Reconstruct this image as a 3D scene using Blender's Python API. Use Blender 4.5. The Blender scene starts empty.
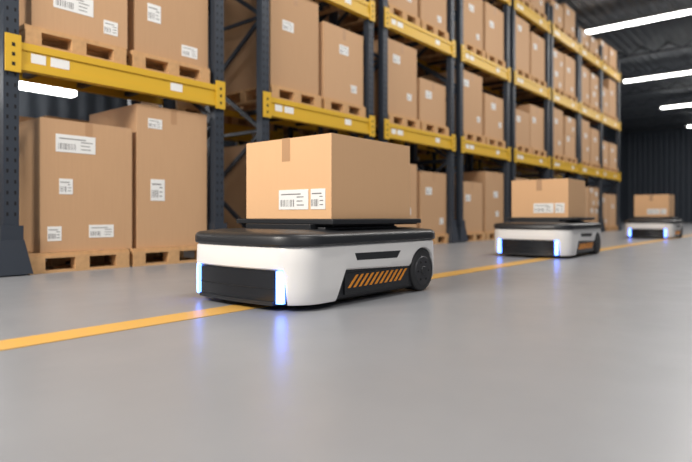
import bpy, math, random
from mathutils import Vector, Matrix
random.seed(7)
scene=bpy.context.scene
col=scene.collection

# ---------------- materials ----------------
def nt(name):
    m=bpy.data.materials.new(name); m.use_nodes=True
    n=m.node_tree.nodes; b=n['Principled BSDF']
    return m,n,m.node_tree.links,b
def simple(name,c,rough=.5,metal=0,emit=None,es=0,bump=0,bscale=60,vary=0):
    m,n,l,b=nt(name)
    b.inputs['Base Color'].default_value=(*c,1); b.inputs['Roughness'].default_value=rough
    b.inputs['Metallic'].default_value=metal
    if emit:
        b.inputs['Emission Color'].default_value=(*emit,1); b.inputs['Emission Strength'].default_value=es
    tc=n.new('ShaderNodeTexCoord')
    nz=n.new('ShaderNodeTexNoise'); nz.inputs['Scale'].default_value=bscale; nz.inputs['Detail'].default_value=4
    l.new(tc.outputs['Object'],nz.inputs['Vector'])
    if bump:
        bp=n.new('ShaderNodeBump'); bp.inputs['Strength'].default_value=bump; bp.inputs['Distance'].default_value=.002
        l.new(nz.outputs['Fac'],bp.inputs['Height']); l.new(bp.outputs['Normal'],b.inputs['Normal'])
    if vary:
        mx=n.new('ShaderNodeMixRGB'); mx.blend_type='MULTIPLY'; mx.inputs['Fac'].default_value=vary
        mx.inputs['Color1'].default_value=(*c,1)
        l.new(nz.outputs['Fac'],mx.inputs['Color2']); l.new(mx.outputs['Color'],b.inputs['Base Color'])
    return m
def cardboard(name,c1,c2):
    m,n,l,b=nt(name)
    tc=n.new('ShaderNodeTexCoord'); oi=n.new('ShaderNodeObjectInfo')
    mp=n.new('ShaderNodeMapping'); mp.inputs['Scale'].default_value=(30,30,1.5)
    l.new(tc.outputs['Object'],mp.inputs['Vector'])
    nz=n.new('ShaderNodeTexNoise'); nz.inputs['Scale'].default_value=2; nz.inputs['Detail'].default_value=5
    l.new(mp.outputs['Vector'],nz.inputs['Vector'])
    mx=n.new('ShaderNodeMixRGB'); mx.inputs['Color1'].default_value=(*c1,1); mx.inputs['Color2'].default_value=(*c2,1)
    ma=n.new('ShaderNodeMath'); ma.operation='MULTIPLY_ADD'; ma.inputs[1].default_value=.5
    l.new(nz.outputs['Fac'],ma.inputs[0])
    mb=n.new('ShaderNodeMath'); mb.operation='MULTIPLY'; mb.inputs[1].default_value=.5
    l.new(oi.outputs['Random'],mb.inputs[0]); l.new(mb.outputs[0],ma.inputs[2])
    l.new(ma.outputs[0],mx.inputs['Fac']); l.new(mx.outputs['Color'],b.inputs['Base Color'])
    b.inputs['Roughness'].default_value=.75
    return m
M={}
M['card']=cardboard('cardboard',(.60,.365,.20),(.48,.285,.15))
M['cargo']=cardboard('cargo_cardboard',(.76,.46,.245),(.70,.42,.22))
M['tape']=simple('packing_tape',(.47,.27,.14),.45)
M['seam']=simple('carton_seam',(.16,.09,.045),.9)
M['label']=simple('paper_label',(.82,.82,.80),.6)
M['ink']=simple('label_ink',(.22,.21,.21),.7)
M['wood']=simple('pallet_wood',(.70,.41,.19),.8,bump=.4,bscale=18,vary=.4)
M['yellow']=simple('rack_yellow_paint',(.68,.41,.025),.45)
M['steel']=simple('rack_dark_steel',(.035,.044,.060),.45,.2)
M['hole']=simple('rack_hole_dark',(.008,.008,.01),.9)
M['white']=simple('robot_white_shell',(.84,.82,.80),.3)
M['black']=simple('robot_black_plastic',(.018,.019,.022),.38)
M['gloss']=simple('robot_gloss_black',(.012,.013,.016),.16)
M['rubber']=simple('wheel_rubber',(.03,.03,.032),.7)
M['hub']=simple('wheel_hub_grey',(.045,.045,.05),.5,.3)
M['orange']=simple('hazard_orange',(.85,.30,.02),.5)
M['blue']=simple('robot_blue_led',(.5,.7,1),.3,emit=(.075,.20,1.0),es=7)
M['bluecore']=simple('robot_led_core',(.5,.7,1),.3,emit=(.10,.16,1.0),es=7)
M['lamp']=simple('lamp_tube_emission',(1,1,1),.3,emit=(1,.98,.95),es=14)
M['lamphouse']=simple('lamp_housing',(.2,.2,.21),.5,.3)
M['struct']=simple('roof_steel',(.07,.077,.09),.6,.2)

def corrugated(name,c,scale,axis):
    m,n,l,b=nt(name)
    tc=n.new('ShaderNodeTexCoord'); w=n.new('ShaderNodeTexWave'); w.bands_direction=axis
    w.inputs['Scale'].default_value=scale
    l.new(tc.outputs['Object'],w.inputs['Vector'])
    bp=n.new('ShaderNodeBump'); bp.inputs['Strength'].default_value=.8; bp.inputs['Distance'].default_value=.06
    l.new(w.outputs['Color'],bp.inputs['Height']); l.new(bp.outputs['Normal'],b.inputs['Normal'])
    b.inputs['Base Color'].default_value=(*c,1); b.inputs['Roughness'].default_value=.6
    return m
M['ceil']=corrugated('ceiling_corrugated_sheet',(.15,.168,.19),1.0,'X')
M['wall']=corrugated('wall_dark_cladding',(.078,.095,.122),.8,'X')
M['wally']=corrugated('wall_dark_cladding_side',(.07,.086,.11),.8,'Y')

m,n,l,b=nt('polished_concrete'); M['floor']=m
tc=n.new('ShaderNodeTexCoord')
n1=n.new('ShaderNodeTexNoise'); n1.inputs['Scale'].default_value=1.1; n1.inputs['Detail'].default_value=8; n1.inputs['Roughness'].default_value=.65
n2=n.new('ShaderNodeTexNoise'); n2.inputs['Scale'].default_value=4; n2.inputs['Detail'].default_value=5
for q in (n1,n2): l.new(tc.outputs['Object'],q.inputs['Vector'])
mx=n.new('ShaderNodeMixRGB'); mx.inputs['Color1'].default_value=(.215,.220,.236,1); mx.inputs['Color2'].default_value=(.30,.308,.326,1)
l.new(n1.outputs['Fac'],mx.inputs['Fac'])
mr=n.new('ShaderNodeMapRange'); mr.inputs['To Min'].default_value=.26; mr.inputs['To Max'].default_value=.38
l.new(n2.outputs['Fac'],mr.inputs['Value']); l.new(mr.outputs['Result'],b.inputs['Roughness'])
l.new(mx.outputs['Color'],b.inputs['Base Color'])

m,n,l,b=nt('floor_line_paint'); M['line']=m
tc=n.new('ShaderNodeTexCoord'); n1=n.new('ShaderNodeTexNoise'); n1.inputs['Scale'].default_value=14; n1.inputs['Detail'].default_value=8
l.new(tc.outputs['Object'],n1.inputs['Vector'])
mx=n.new('ShaderNodeMixRGB'); mx.inputs['Color1'].default_value=(.74,.40,.06,1); mx.inputs['Color2'].default_value=(.60,.36,.12,1)
l.new(n1.outputs['Fac'],mx.inputs['Fac']); l.new(mx.outputs['Color'],b.inputs['Base Color']); b.inputs['Roughness'].default_value=.4

# ---------------- mesh builder ----------------
class MB:
    def __init__(s): s.v=[];s.f=[];s.m=[];s.mats=[]
    def mi(s,k):
        if k not in s.mats: s.mats.append(k)
        return s.mats.index(k)
    def add(s,vs,fs,k):
        o=len(s.v); s.v+= [tuple(p) for p in vs]; i=s.mi(k)
        for f in fs: s.f.append(tuple(o+a for a in f)); s.m.append(i)
    def hexa(s,p,k):
        s.add(p,[(0,3,2,1),(4,5,6,7),(0,1,5,4),(1,2,6,5),(2,3,7,6),(3,0,4,7)],k)
    def box(s,x0,x1,y0,y1,z0,z1,k):
        s.hexa([(x0,y0,z0),(x1,y0,z0),(x1,y1,z0),(x0,y1,z0),(x0,y0,z1),(x1,y0,z1),(x1,y1,z1),(x0,y1,z1)],k)
    def bar(s,p,q,w,t,k):
        p=Vector(p);q=Vector(q);d=(q-p).normalized()
        a=d.cross(Vector((1,0,0)))
        if a.length<.1:a=d.cross(Vector((0,1,0)))
        a.normalize(); c=d.cross(a)
        a*=w/2;c*=t/2
        s.hexa([p-a-c,p+a-c,p+a+c,p-a+c,q-a-c,q+a-c,q+a+c,q-a+c],k)
    def rings(s,R,k,cap0=True,cap1=True,closed=True):
        n=len(R[0]); vs=[p for r in R for p in r]; fs=[]
        for j in range(len(R)-1):
            for i in range(n if closed else n-1):
                a=j*n+i;b=j*n+(i+1)%n
                fs.append((a,b,b+n,a+n))
        if cap0: fs.append(tuple(reversed(range(n))))
        if cap1: fs.append(tuple((len(R)-1)*n+i for i in range(n)))
        s.add(vs,fs,k)
    def cylx(s,x0,x1,cy,cz,r,k,n=40,ch=.008):
        def ring(x,r): return [(x,cy+r*math.cos(2*math.pi*i/n),cz+r*math.sin(2*math.pi*i/n)) for i in range(n)]
        s.rings([ring(x0,r-ch),ring(x0+ch,r),ring(x1-ch,r),ring(x1,r-ch)],k)
    def mesh(s,name):
        me=bpy.data.meshes.new(name); me.from_pydata(s.v,[],s.f); 
        for k in s.mats: me.materials.append(M[k])
        me.polygons.foreach_set('material_index',s.m); me.update(); return me
    def obj(s,name,loc=(0,0,0),parent=None,bevel=0,smooth=False,me=None):
        me=me or s.mesh(name); o=bpy.data.objects.new(name,me); col.objects.link(o); o.location=loc
        if parent: o.parent=parent
        import bmesh
        bm=bmesh.new(); bm.from_mesh(me); bmesh.ops.recalc_face_normals(bm,faces=bm.faces); bm.to_mesh(me); bm.free()
        if smooth:
            for p in me.polygons: p.use_smooth=True
            md=o.modifiers.new('es','EDGE_SPLIT'); md.split_angle=math.radians(35)
        if bevel:
            b=o.modifiers.new('bevel','BEVEL'); b.width=bevel; b.segments=2; b.limit_method='ANGLE'
        return o
def inst(name,me,loc,rz=0):
    o=bpy.data.objects.new(name,me); col.objects.link(o); o.location=loc; o.rotation_euler=(0,0,rz); return o

# ---------------- room ----------------
r=MB(); r.box(-12,9,-10,52,-.1,0,'floor'); r.obj('floor')
r=MB(); r.box(-2.49,-2.31,-9.9,51.9,-.001,.003,'line'); r.obj('floor_line_marking')
r=MB(); r.box(-12,9,-6,52,7.6,7.7,'ceil'); r.obj('ceiling')
r=MB(); r.box(-12,9,52,52.2,0,7.6,'wall'); r.obj('wall_back')
r=MB(); r.box(-12.2,-12,-10,52,0,7.6,'wally'); r.obj('wall_left')
r=MB(); r.box(9,9.2,10,52,0,7.6,'wally'); r.obj('wall_right')
r=MB()
for y in range(0,52,4):
    r.box(-12,9,y+1.9,y+2.02,7.25,7.31,'struct')
    for i in range(21):
        x=-12+i
        r.bar((x,y+1.96,7.28),(x+.5,y+1.96,7.58),.05,.05,'struct'); r.bar((x+.5,y+1.96,7.58),(x+1,y+1.96,7.28),.05,.05,'struct')
r.obj('trim_roof_truss')

# lamps
def lamp(x0,x1,y,z):
    r=MB(); r.box(x0,x1,y-.13,y+.13,z+.02,z+.12,'lamphouse'); r.box(x0+.03,x1-.03,y-.10,y+.10,z-.05,z+.02,'lamp')
    for x in (x0+.5,x1-.5): r.box(x-.015,x+.015,y-.015,y+.015,z+.12,7.6,'lamphouse')
    r.obj('ceiling_light')
for y in (20.4,29,37.5,46.6): lamp(-6.9,0.5,y,6.92)
# lamp behind racks, runs with the aisle
r=MB(); r.box(-10.2,-9.95,-2,4.6,2.82,2.90,'lamphouse'); r.box(-10.18,-9.97,-1.95,4.55,2.62,2.82,'lamp')
for y in (0,3): r.box(-12.0,-10.05,y-.03,y+.03,2.83,2.88,'lamphouse')
r.obj('wall_light')

def area(name,loc,size,sy,power,target,color=(1,.97,.93)):
    ld=bpy.data.lights.new(name,'AREA'); ld.shape='RECTANGLE'; ld.size=size; ld.size_y=sy; ld.energy=power; ld.color=color
    o=bpy.data.objects.new(name,ld); col.objects.link(o); o.location=loc
    d=Vector(target)-Vector(loc); o.rotation_euler=d.to_track_quat('-Z','Y').to_euler()
area('key_light',(-3.4,-3.2,4.2),2.6,1.8,560,(-2.5,2.5,.5),(1,.94,.86))
area('side_light',(3.2,.6,5.0),2.6,1.6,170,(-2.4,3.2,.5),(1,.96,.92))
for i,y in enumerate((4,10,16,22,30,38)):  # added area lights above the aisle to brighten racks and floor, besides the modelled fixtures
    area('aisle_fill_light',(-1.2,y,6.9),4,.8,(210,260,240,240,300,340)[i],(-2.6,y,0))
w=bpy.data.worlds.new('World'); scene.world=w; w.use_nodes=True
w.node_tree.nodes['Background'].inputs[0].default_value=(.80,.88,1,1); w.node_tree.nodes['Background'].inputs[1].default_value=.29

# ---------------- racks ----------------
BL=2.13; XF=-5.12; XB=-6.25; RT=5.9
LV=[1.73,3.47,5.15]
def rack_mesh():
    r=MB(); dx=XF-XB
    for y in (0,BL):
        for x in (0,-dx+.1):
            x0,x1=x-.10,x
            r.box(x1-.012,x1,y-.06,y+.06,0,RT,'steel')
            r.box(x0,x1-.012,y-.06,y-.048,0,RT,'steel'); r.box(x0,x1-.012,y+.048,y+.06,0,RT,'steel')
            r.box(x0-.02,x1+.02,y-.10,y+.10,0,.012,'steel')
            if x==0:
                z=.5
                while z<RT-.05:
                    for yy in (-.03,.03): r.box(x1-.002,x1+.0015,y+yy-.008,y+yy+.008,z,z+.03,'hole')
                    z+=.09
        z=.15;k=0
        r.box(-dx+.05,-.05,y-.015,y+.015,.12,.16,'steel')
        while z+.7<RT:
            a,b=(-.05,-dx+.05) if k%2==0 else (-dx+.05,-.05)
            r.bar((a,y,z),(b,y,z+.7),.035,.05,'steel'); z+=.7;k+=1
            if k%2==0: r.box(-dx+.05,-.05,y-.015,y+.015,z-.02,z+.02,'steel')
        r.hexa([(-.12,y-.15,.012),(.06,y-.15,.012),(.06,y+.15,.012),(-.12,y+.15,.012),(-.11,y-.09,.30),(.03,y-.09,.30),(.03,y+.09,.30),(-.11,y+.09,.30)],'steel')
        r.box(-.11,.025,y-.085,y+.085,.30,.42,'steel')
    for z in LV:
        for x0,x1,zo in ((-.07,.02,0),(-dx+.02,-dx+.08,.15)):
            r.box(x0,x1-.012,.06,BL-.06,z+zo,z+.23,'yellow')
            if zo==0:
                r.box(x1-.012,x1,.06,BL-.06,z+.0,z+.06,'yellow')
                r.box(x1-.012,x1,.06,BL-.06,z+.17,z+.23,'yellow')
            for ya,yb in ((-.055,.065),(BL-.065,BL+.055)):
                r.box(x1-.005,x1+.012,ya,yb,z-.03,z+.28,'yellow')
                for q in (.02,.10,.18): r.box(x1+.011,x1+.014,(ya+yb)/2-.012,(ya+yb)/2+.012,z+q,z+q+.03,'hole')
        for y in (.5,1.05,1.6): r.box(-dx+.08,-.07,y-.03,y+.03,z+.17,z+.22,'steel')
        for y,wd in ((.15,.12),(.31,.16),(1.5,.14)): r.box(.006,.0105,y,y+wd,z+.075,z+.155,'label')
    return r
pr=rack_mesh(); rme=pr.mesh('pallet_rack')
S=[-.85,1.80,4.62,7.12,9.60,12.05,14.45,16.75,18.8]
for s in S:
    inst('pallet_rack',rme,(XF,s,0))

def pallet_mesh(wy=.92,dx=1.1):
    r=MB()
    for x in (-dx/2+.05,0,dx/2-.05):
        for y in (-wy/2+.07,0,wy/2-.07): r.box(x-.05,x+.05,y-.065,y+.065,.022,.13,'wood')
        r.box(x-.05,x+.05,-wy/2,wy/2,.13,.152,'wood')
    for y in (-wy/2+.06,0,wy/2-.06): r.box(-dx/2,dx/2,y-.055,y+.055,0,.022,'wood')
    r.box(dx/2-.10,dx/2,-wy/2,wy/2,0,.022,'wood'); r.box(-dx/2,-dx/2+.10,-wy/2,wy/2,0,.022,'wood')
    n=8
    for i in range(n):
        x=-dx/2+dx*(i+.5)/n; r.box(x-.055,x+.055,-wy/2,wy/2,.152,.175,'wood')
    return r.mesh('wooden_pallet')
pme=pallet_mesh()

def label_x(r,x,y,z,w,h):
    r.box(x-.001,x+.003,y,y+w,z,z+h,'label')
    yy=y+.06*w
    while yy<y+w*.5:
        t=random.choice((.004,.007,.01)); r.box(x+.003,x+.004,yy,min(yy+t,y+w*.55),z+h*.15,z+h*.5,'ink'); yy+=t+random.choice((.008,.012))
    for j in range(3): r.box(x+.003,x+.004,y+w*.62,y+w*random.uniform(.8,.93),z+h*(.2+.2*j),z+h*(.25+.2*j),'ink')
    r.box(x+.003,x+.004,y+w*.08,y+w*.75,z+h*.74,z+h*.8,'ink')
def label_y(r,y,x,z,w,h):
    r.box(x,x+w,y-.003,y+.001,z,z+h,'label')
    xx=x+.06*w
    while xx<x+w*.5:
        t=random.choice((.003,.005,.008)); r.box(xx,min(xx+t,x+w*.55),y-.004,y-.003,z+h*.15,z+h*.5,'ink'); xx+=t+random.choice((.005,.009))
    for j in range(3): r.box(x+w*.62,x+w*random.uniform(.8,.93),y-.004,y-.003,z+h*(.2+.2*j),z+h*(.25+.2*j),'ink')
    r.box(x+w*.08,x+w*.75,y-.004,y-.003,z+h*.74,z+h*.8,'ink')

def carton(x,y,z,dx,wy,h,labels=None):
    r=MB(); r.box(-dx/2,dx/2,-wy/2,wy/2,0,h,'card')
    X=dx/2
    r.box(-dx/2-.001,dx/2+.001,-.035,.035,h-.16,h+.002,'tape')
    r.box(-dx/2+.01,dx/2-.01,-.003,.003,h+.001,h+.003,'seam')
    if labels is None:
        labels=[(random.uniform(.1,.45)*wy-wy/2,random.uniform(.55,.75)*h,.2,.13)]
        if random.random()<.7: labels.append((random.uniform(.55,.75)*wy-wy/2,random.uniform(.08,.3)*h,.13,.11))
    for (ly,lz,lw,lh) in labels: label_x(r,X,ly,lz,lw,lh)
    me=r.mesh('cardboard_box')
    o=bpy.data.objects.new('cardboard_box',me); col.objects.link(o); o.location=(x,y,z)
    b=o.modifiers.new('bevel','BEVEL'); b.width=.007; b.segments=2; b.limit_method='ANGLE'; b.angle_limit=math.radians(60)
    return o
XC=(XF-.05+XB+.05)/2
def load(s,slot,lev,hs,xc=XC,labels=None,wy=.88,yo=0,po=0):
    base=0 if lev<0 else LV[lev]+.232
    yc=s+.06+.51+slot*.985
    inst('wooden_pallet',pme,(xc,yc+po,base))
    z=base+.177
    for h in hs:
        if isinstance(h,tuple):
            h=h[0]
            carton(xc+random.uniform(-.01,.01),yc-.225,z,.98,.44,h); carton(xc+random.uniform(-.01,.01),yc+.225,z,.98,.44,h)
        else:
            carton(xc+random.uniform(-.015,.015),yc+yo,z,1.0,wy,h,labels)
        z+=h+.003
load(S[1],0,-1,[1.19],labels=[(-.30,.90,.36,.16),(-.27,.52,.12,.14),(-.37,.10,.12,.13),(.0,.12,.24,.12)],yo=.115,wy=.86,po=.03)
load(S[1],1,-1,[1.45],labels=[(-.30,1.22,.16,.10),(-.27,.48,.16,.22)],yo=.035,wy=.84,po=.0)
load(S[1],0,0,[1.2],labels=[(-.26,.22,.36,.16),(.2,.1,.14,.13)],yo=.05)
load(S[1],1,0,[1.25],labels=[(-.3,.35,.15,.18),(.1,.08,.2,.12)],yo=.03)
load(S[2],0,-1,[1.25]); load(S[2],1,-1,[.7,.45])
load(S[2],0,0,[1.27],yo=.02); load(S[2],1,0,[1.05])
load(S[3],0,-1,[1.2]); load(S[3],1,-1,[1.1])
load(S[3],0,0,[1.2]); load(S[3],1,0,[.75])
load(S[4],0,-1,[1.0]); load(S[4],1,-1,[1.25])
load(S[4],0,0,[1.2]); load(S[4],1,0,[.9])
for i in range(5,9):
    for lev in (-1,0):
        for sl in (0,1): load(S[i],sl,lev,random.choice([[1.2],[1.05],[.6,.5],[(.6,),(.6,)],[.8]]))
for i in range(1,9):
    for lev in (1,2):
        for sl in (0,1): load(S[i],sl,lev,random.choice([[1.2],[1.05],[.5,.5],[.8]]) if lev==1 else random.choice([[.6],[.45],[.75]]))
XF2=XF-2.0
for i in range(2,9):
    inst('pallet_rack',rme,(XF2,S[i],0))
    for lev in (-1,0,1):
        for sl in (0,1):
            load(S[i],sl,lev,random.choice([[1.2],[1.05],[.8]]),xc=XC-2.0)
for sl,h in ((0,[1.5]),(1,[1.55])): load(S[1],sl,-1,h,xc=XC-2.0)
load(S[1]-2.3,1,-1,[1.45],xc=XC-2.0)

# ---------------- robots ----------------
W,L=.97,1.42
def outline(off=0,r=.17,bow=.05,step=.0125):
    pts=[]
    hx,hy=W/2,L/2
    def line(a,b,n):
        N=max(2,int((Vector(b)-Vector(a)).length/step))
        for i in range(N):
            t=i/N; pts.append((a[0]+(b[0]-a[0])*t,a[1]+(b[1]-a[1])*t,n[0],n[1]))
    def arc(cx,cy,a0):
        for i in range(14):
            a=a0+math.pi/2*i/14; pts.append((cx+r*math.cos(a),cy+r*math.sin(a),math.cos(a),math.sin(a)))
    line((-hx+r,-hy),(hx-r,-hy),(0,-1)); arc(hx-r,-hy+r,-math.pi/2)
    line((hx,-hy+r),(hx,hy-r),(1,0)); arc(hx-r,hy-r,0)
    line((hx-r,hy),(-hx+r,hy),(0,1)); arc(-hx+r,hy-r,math.pi/2)
    line((-hx,hy-r),(-hx,-hy+r),(-1,0)); arc(-hx+r,-hy+r,math.pi)
    out=[]
    for x,y,nx,ny in pts:
        yy=y-(bow*(1-(2*x/W)**2) if y<0 else 0)
        out.append((x,yy,nx,ny))
    return out
OUT=outline()
def ring(z,off): return [(x+nx*off,y+ny*off,z) for x,y,nx,ny in OUT]
WY=.46; WR=.135
def zlow(x,y):
    if y<-.5 and abs(x)<.375: return .215
    if y<-.42: return .035
    if y<-.34: return .035+(y+.42)/.08*.165
    z=.20-.02*(y+.34)/.6
    d=abs(y-WY)
    if d<.155: return max(z,.135+math.sqrt(.155**2-d*d))
    if y>=WY+.155: return .075
    return z
def robot(cx,fy,boxdims=(.74,.81,.49)):
    e=bpy.data.objects.new('warehouse_robot',None); col.objects.link(e); e.location=(cx,fy+L/2,0); e.empty_display_size=.3
    r=MB(); r.rings([ring(.03,-.05),ring(.045,-.025),ring(.2,-.018),ring(.34,-.022)],'black'); r.obj('chassis',parent=e,smooth=True)
    r=MB(); ts=[0,.06,.3,.7,.93,1]; offs=[-.012,-.004,0,0,-.002,-.012]
    R=[]
    zh=.338
    R.append([(x-nx*.035,y-ny*.035,zlow(x,y)) for x,y,nx,ny in OUT])
    for t,o in zip(ts,offs):
        R.append([(x+nx*o,y+ny*o,zlow(x,y)+(zh-zlow(x,y))*t) for x,y,nx,ny in OUT])
    R.append([(x-nx*.035,y-ny*.035,zh) for x,y,nx,ny in OUT])
    r.rings(R,'white',cap0=False,cap1=False); r.obj('white_shell',parent=e,smooth=True)
    r=MB(); r.rings([ring(.336,-.02),ring(.342,.004),ring(.350,.010),ring(.384,.010),ring(.398,.002),ring(.408,-.016),ring(.416,-.09),ring(.421,-.13),ring(.423,-.16)],'black')
    r.obj('top_cover',parent=e,smooth=True)
    r=MB()
    sub=[p for p in OUT if p[1]<-.6 and abs(p[0])<.33]
    def seg(mb,sub,z0,z1,oo,oi,k):
        A=[(x+nx*oi,y+ny*oi,z0) for x,y,nx,ny in sub]; B=[(x+nx*oo,y+ny*oo,z0) for x,y,nx,ny in sub]
        C=[(x+nx*oo,y+ny*oo,z1) for x,y,nx,ny in sub]; D=[(x+nx*oi,y+ny*oi,z1) for x,y,nx,ny in sub]
        mb.rings([A,B,C,D,A],k,cap0=False,cap1=False,closed=False)
        mb.add([A[0],B[0],C[0],D[0]],[(0,1,2,3)],k); mb.add([A[-1],B[-1],C[-1],D[-1]],[(0,1,2,3)],k)
    seg(r,sub,.045,.205,-.008,-.03,'gloss'); seg(r,sub,.115,.12,-.005,-.03,'hole'); seg(r,sub,.03,.05,.004,-.03,'black')
    r.obj('front_bumper',parent=e,smooth=True)
    for sg,nm in ((1,'led_light_r'),(-1,'led_light_l')):
        r=MB(); s2=[p for p in OUT if p[1]<-.5 and .325<p[0]*sg<.388]
        seg(r,s2,.042,.212,.002,-.03,'blue')
        s3=[p for p in OUT if p[1]<-.5 and .342<p[0]*sg<.374]
        seg(r,s3,.058,.198,.0035,-.02,'bluecore'); r.obj(nm,parent=e)
    r=MB(); r.box(-.28,.28,-.42,.42,.41,.452,'black'); r.box(-.34,.34,-.36,.36,.41,.435,'hub'); r.obj('lift_column',parent=e,bevel=.004)
    r=MB(); r.box(-.42,.42,-.385,.535,.452,.482,'black'); r.box(-.40,.40,-.365,.515,.445,.455,'hole'); r.obj('load_platform',parent=e,bevel=.006)
    for sg,nm in ((1,'r'),(-1,'l')):
        r=MB(); xs=W/2-.02
        def bx(x0,x1,*a):
            r.box(min(sg*x0,sg*x1),max(sg*x0,sg*x1),*a)
        bx(xs-.01,xs+.008,-.345,.285,.06,.178,'gloss')
        y=-.32
        while y<.19:
            x0,x1=xs+.006,xs+.010; a,b_,s_=.095,.165,.075
            P=[(x0,y,a),(x1,y,a),(x1,y+.022,a),(x0,y+.022,a),(x0,y+s_,b_),(x1,y+s_,b_),(x1,y+s_+.022,b_),(x0,y+s_+.022,b_)]
            r.hexa([(sg*p[0],p[1],p[2]) for p in P],'orange'); y+=.05
        r.obj('hazard_panel_'+nm,parent=e)
        r=MB()
        x0,x1=W/2-.01,W/2+.0015
        P=[(x0,-.25,.248),(x1,-.25,.248),(x1,.15,.240),(x0,.15,.240),(x0,-.27,.290),(x1,-.27,.290),(x1,.19,.284),(x0,.19,.284)]
        r.hexa([(sg*p[0],p[1],p[2]) for p in P],'black'); r.obj('side_slot_'+nm,parent=e,bevel=.002)
        k0=W/2-.475
        r=MB(); a,b_=sorted((sg*.36,sg*(.468+k0))); r.cylx(a,b_,WY,WR+.002,WR,'rubber')
        a,b_=sorted((sg*.40,sg*(.474+k0))); r.cylx(a,b_,WY,WR+.002,WR*.72,'hub',ch=.006)
        a,b_=sorted((sg*.40,sg*(.480+k0))); r.cylx(a,b_,WY,WR+.002,WR*.22,'black',n=20,ch=.004)
        for k in range(6):
            an=k*math.pi/3; a,b_=sorted((sg*.40,sg*(.477+k0))); r.cylx(a,b_,WY+.065*math.cos(an),WR+.002+.065*math.sin(an),.009,'hole',n=10,ch=.002)
        r.obj('wheel_'+nm,parent=e,smooth=True)
    r=MB()
    for sg in (-1,1):
        a,b_=sorted((sg*.25,sg*.33)); r.cylx(a,b_,-.40,.046,.045,'rubber',n=24)
    r.obj('caster_wheels',parent=e,smooth=True)
    bw,bl,bh=boxdims
    r=MB(); x0,x1,y0,y1=-bw/2,bw/2,-.34,-.34+bl; z0=.484
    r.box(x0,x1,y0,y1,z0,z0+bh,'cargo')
    r.box(-.035,.035,y0-.0015,y1+.0015,z0+bh-.14,z0+bh+.002,'tape'); r.box(-.035,.035,y0+.01,y1-.01,z0+bh,z0+bh+.002,'tape')
    r.box(-.002,.002,y0+.005,y1-.005,z0+bh+.001,z0+bh+.003,'seam')
    label_y(r,y0,x1-.43,z0+.055,.25,.12); label_y(r,y0,x1-.16,z0+.055,.115,.12)
    o=r.obj('cargo_box',parent=e); b=o.modifiers.new('bevel','BEVEL'); b.width=.006; b.segments=2; b.limit_method='ANGLE'; b.angle_limit=math.radians(60)
    return e
robot(-2.475,2.03); robot(-2.64,6.6,boxdims=(.72,.66,.475)); robot(-2.80,13.8,boxdims=(.70,.66,.50))

# ---------------- camera ----------------
cd=bpy.data.cameras.new('camera'); co=bpy.data.objects.new('camera',cd); col.objects.link(co)
cd.sensor_width=36; cd.lens=560/692*36; cd.shift_y=-15/692; cd.clip_end=200
co.location=(0,0,.5); co.rotation_euler=(math.pi/2,0,math.atan2(466,560))
cd.dof.use_dof=True; cd.dof.focus_distance=3.1; cd.dof.aperture_fstop=1.2
scene.camera=co
scene.view_settings.view_transform='Standard'
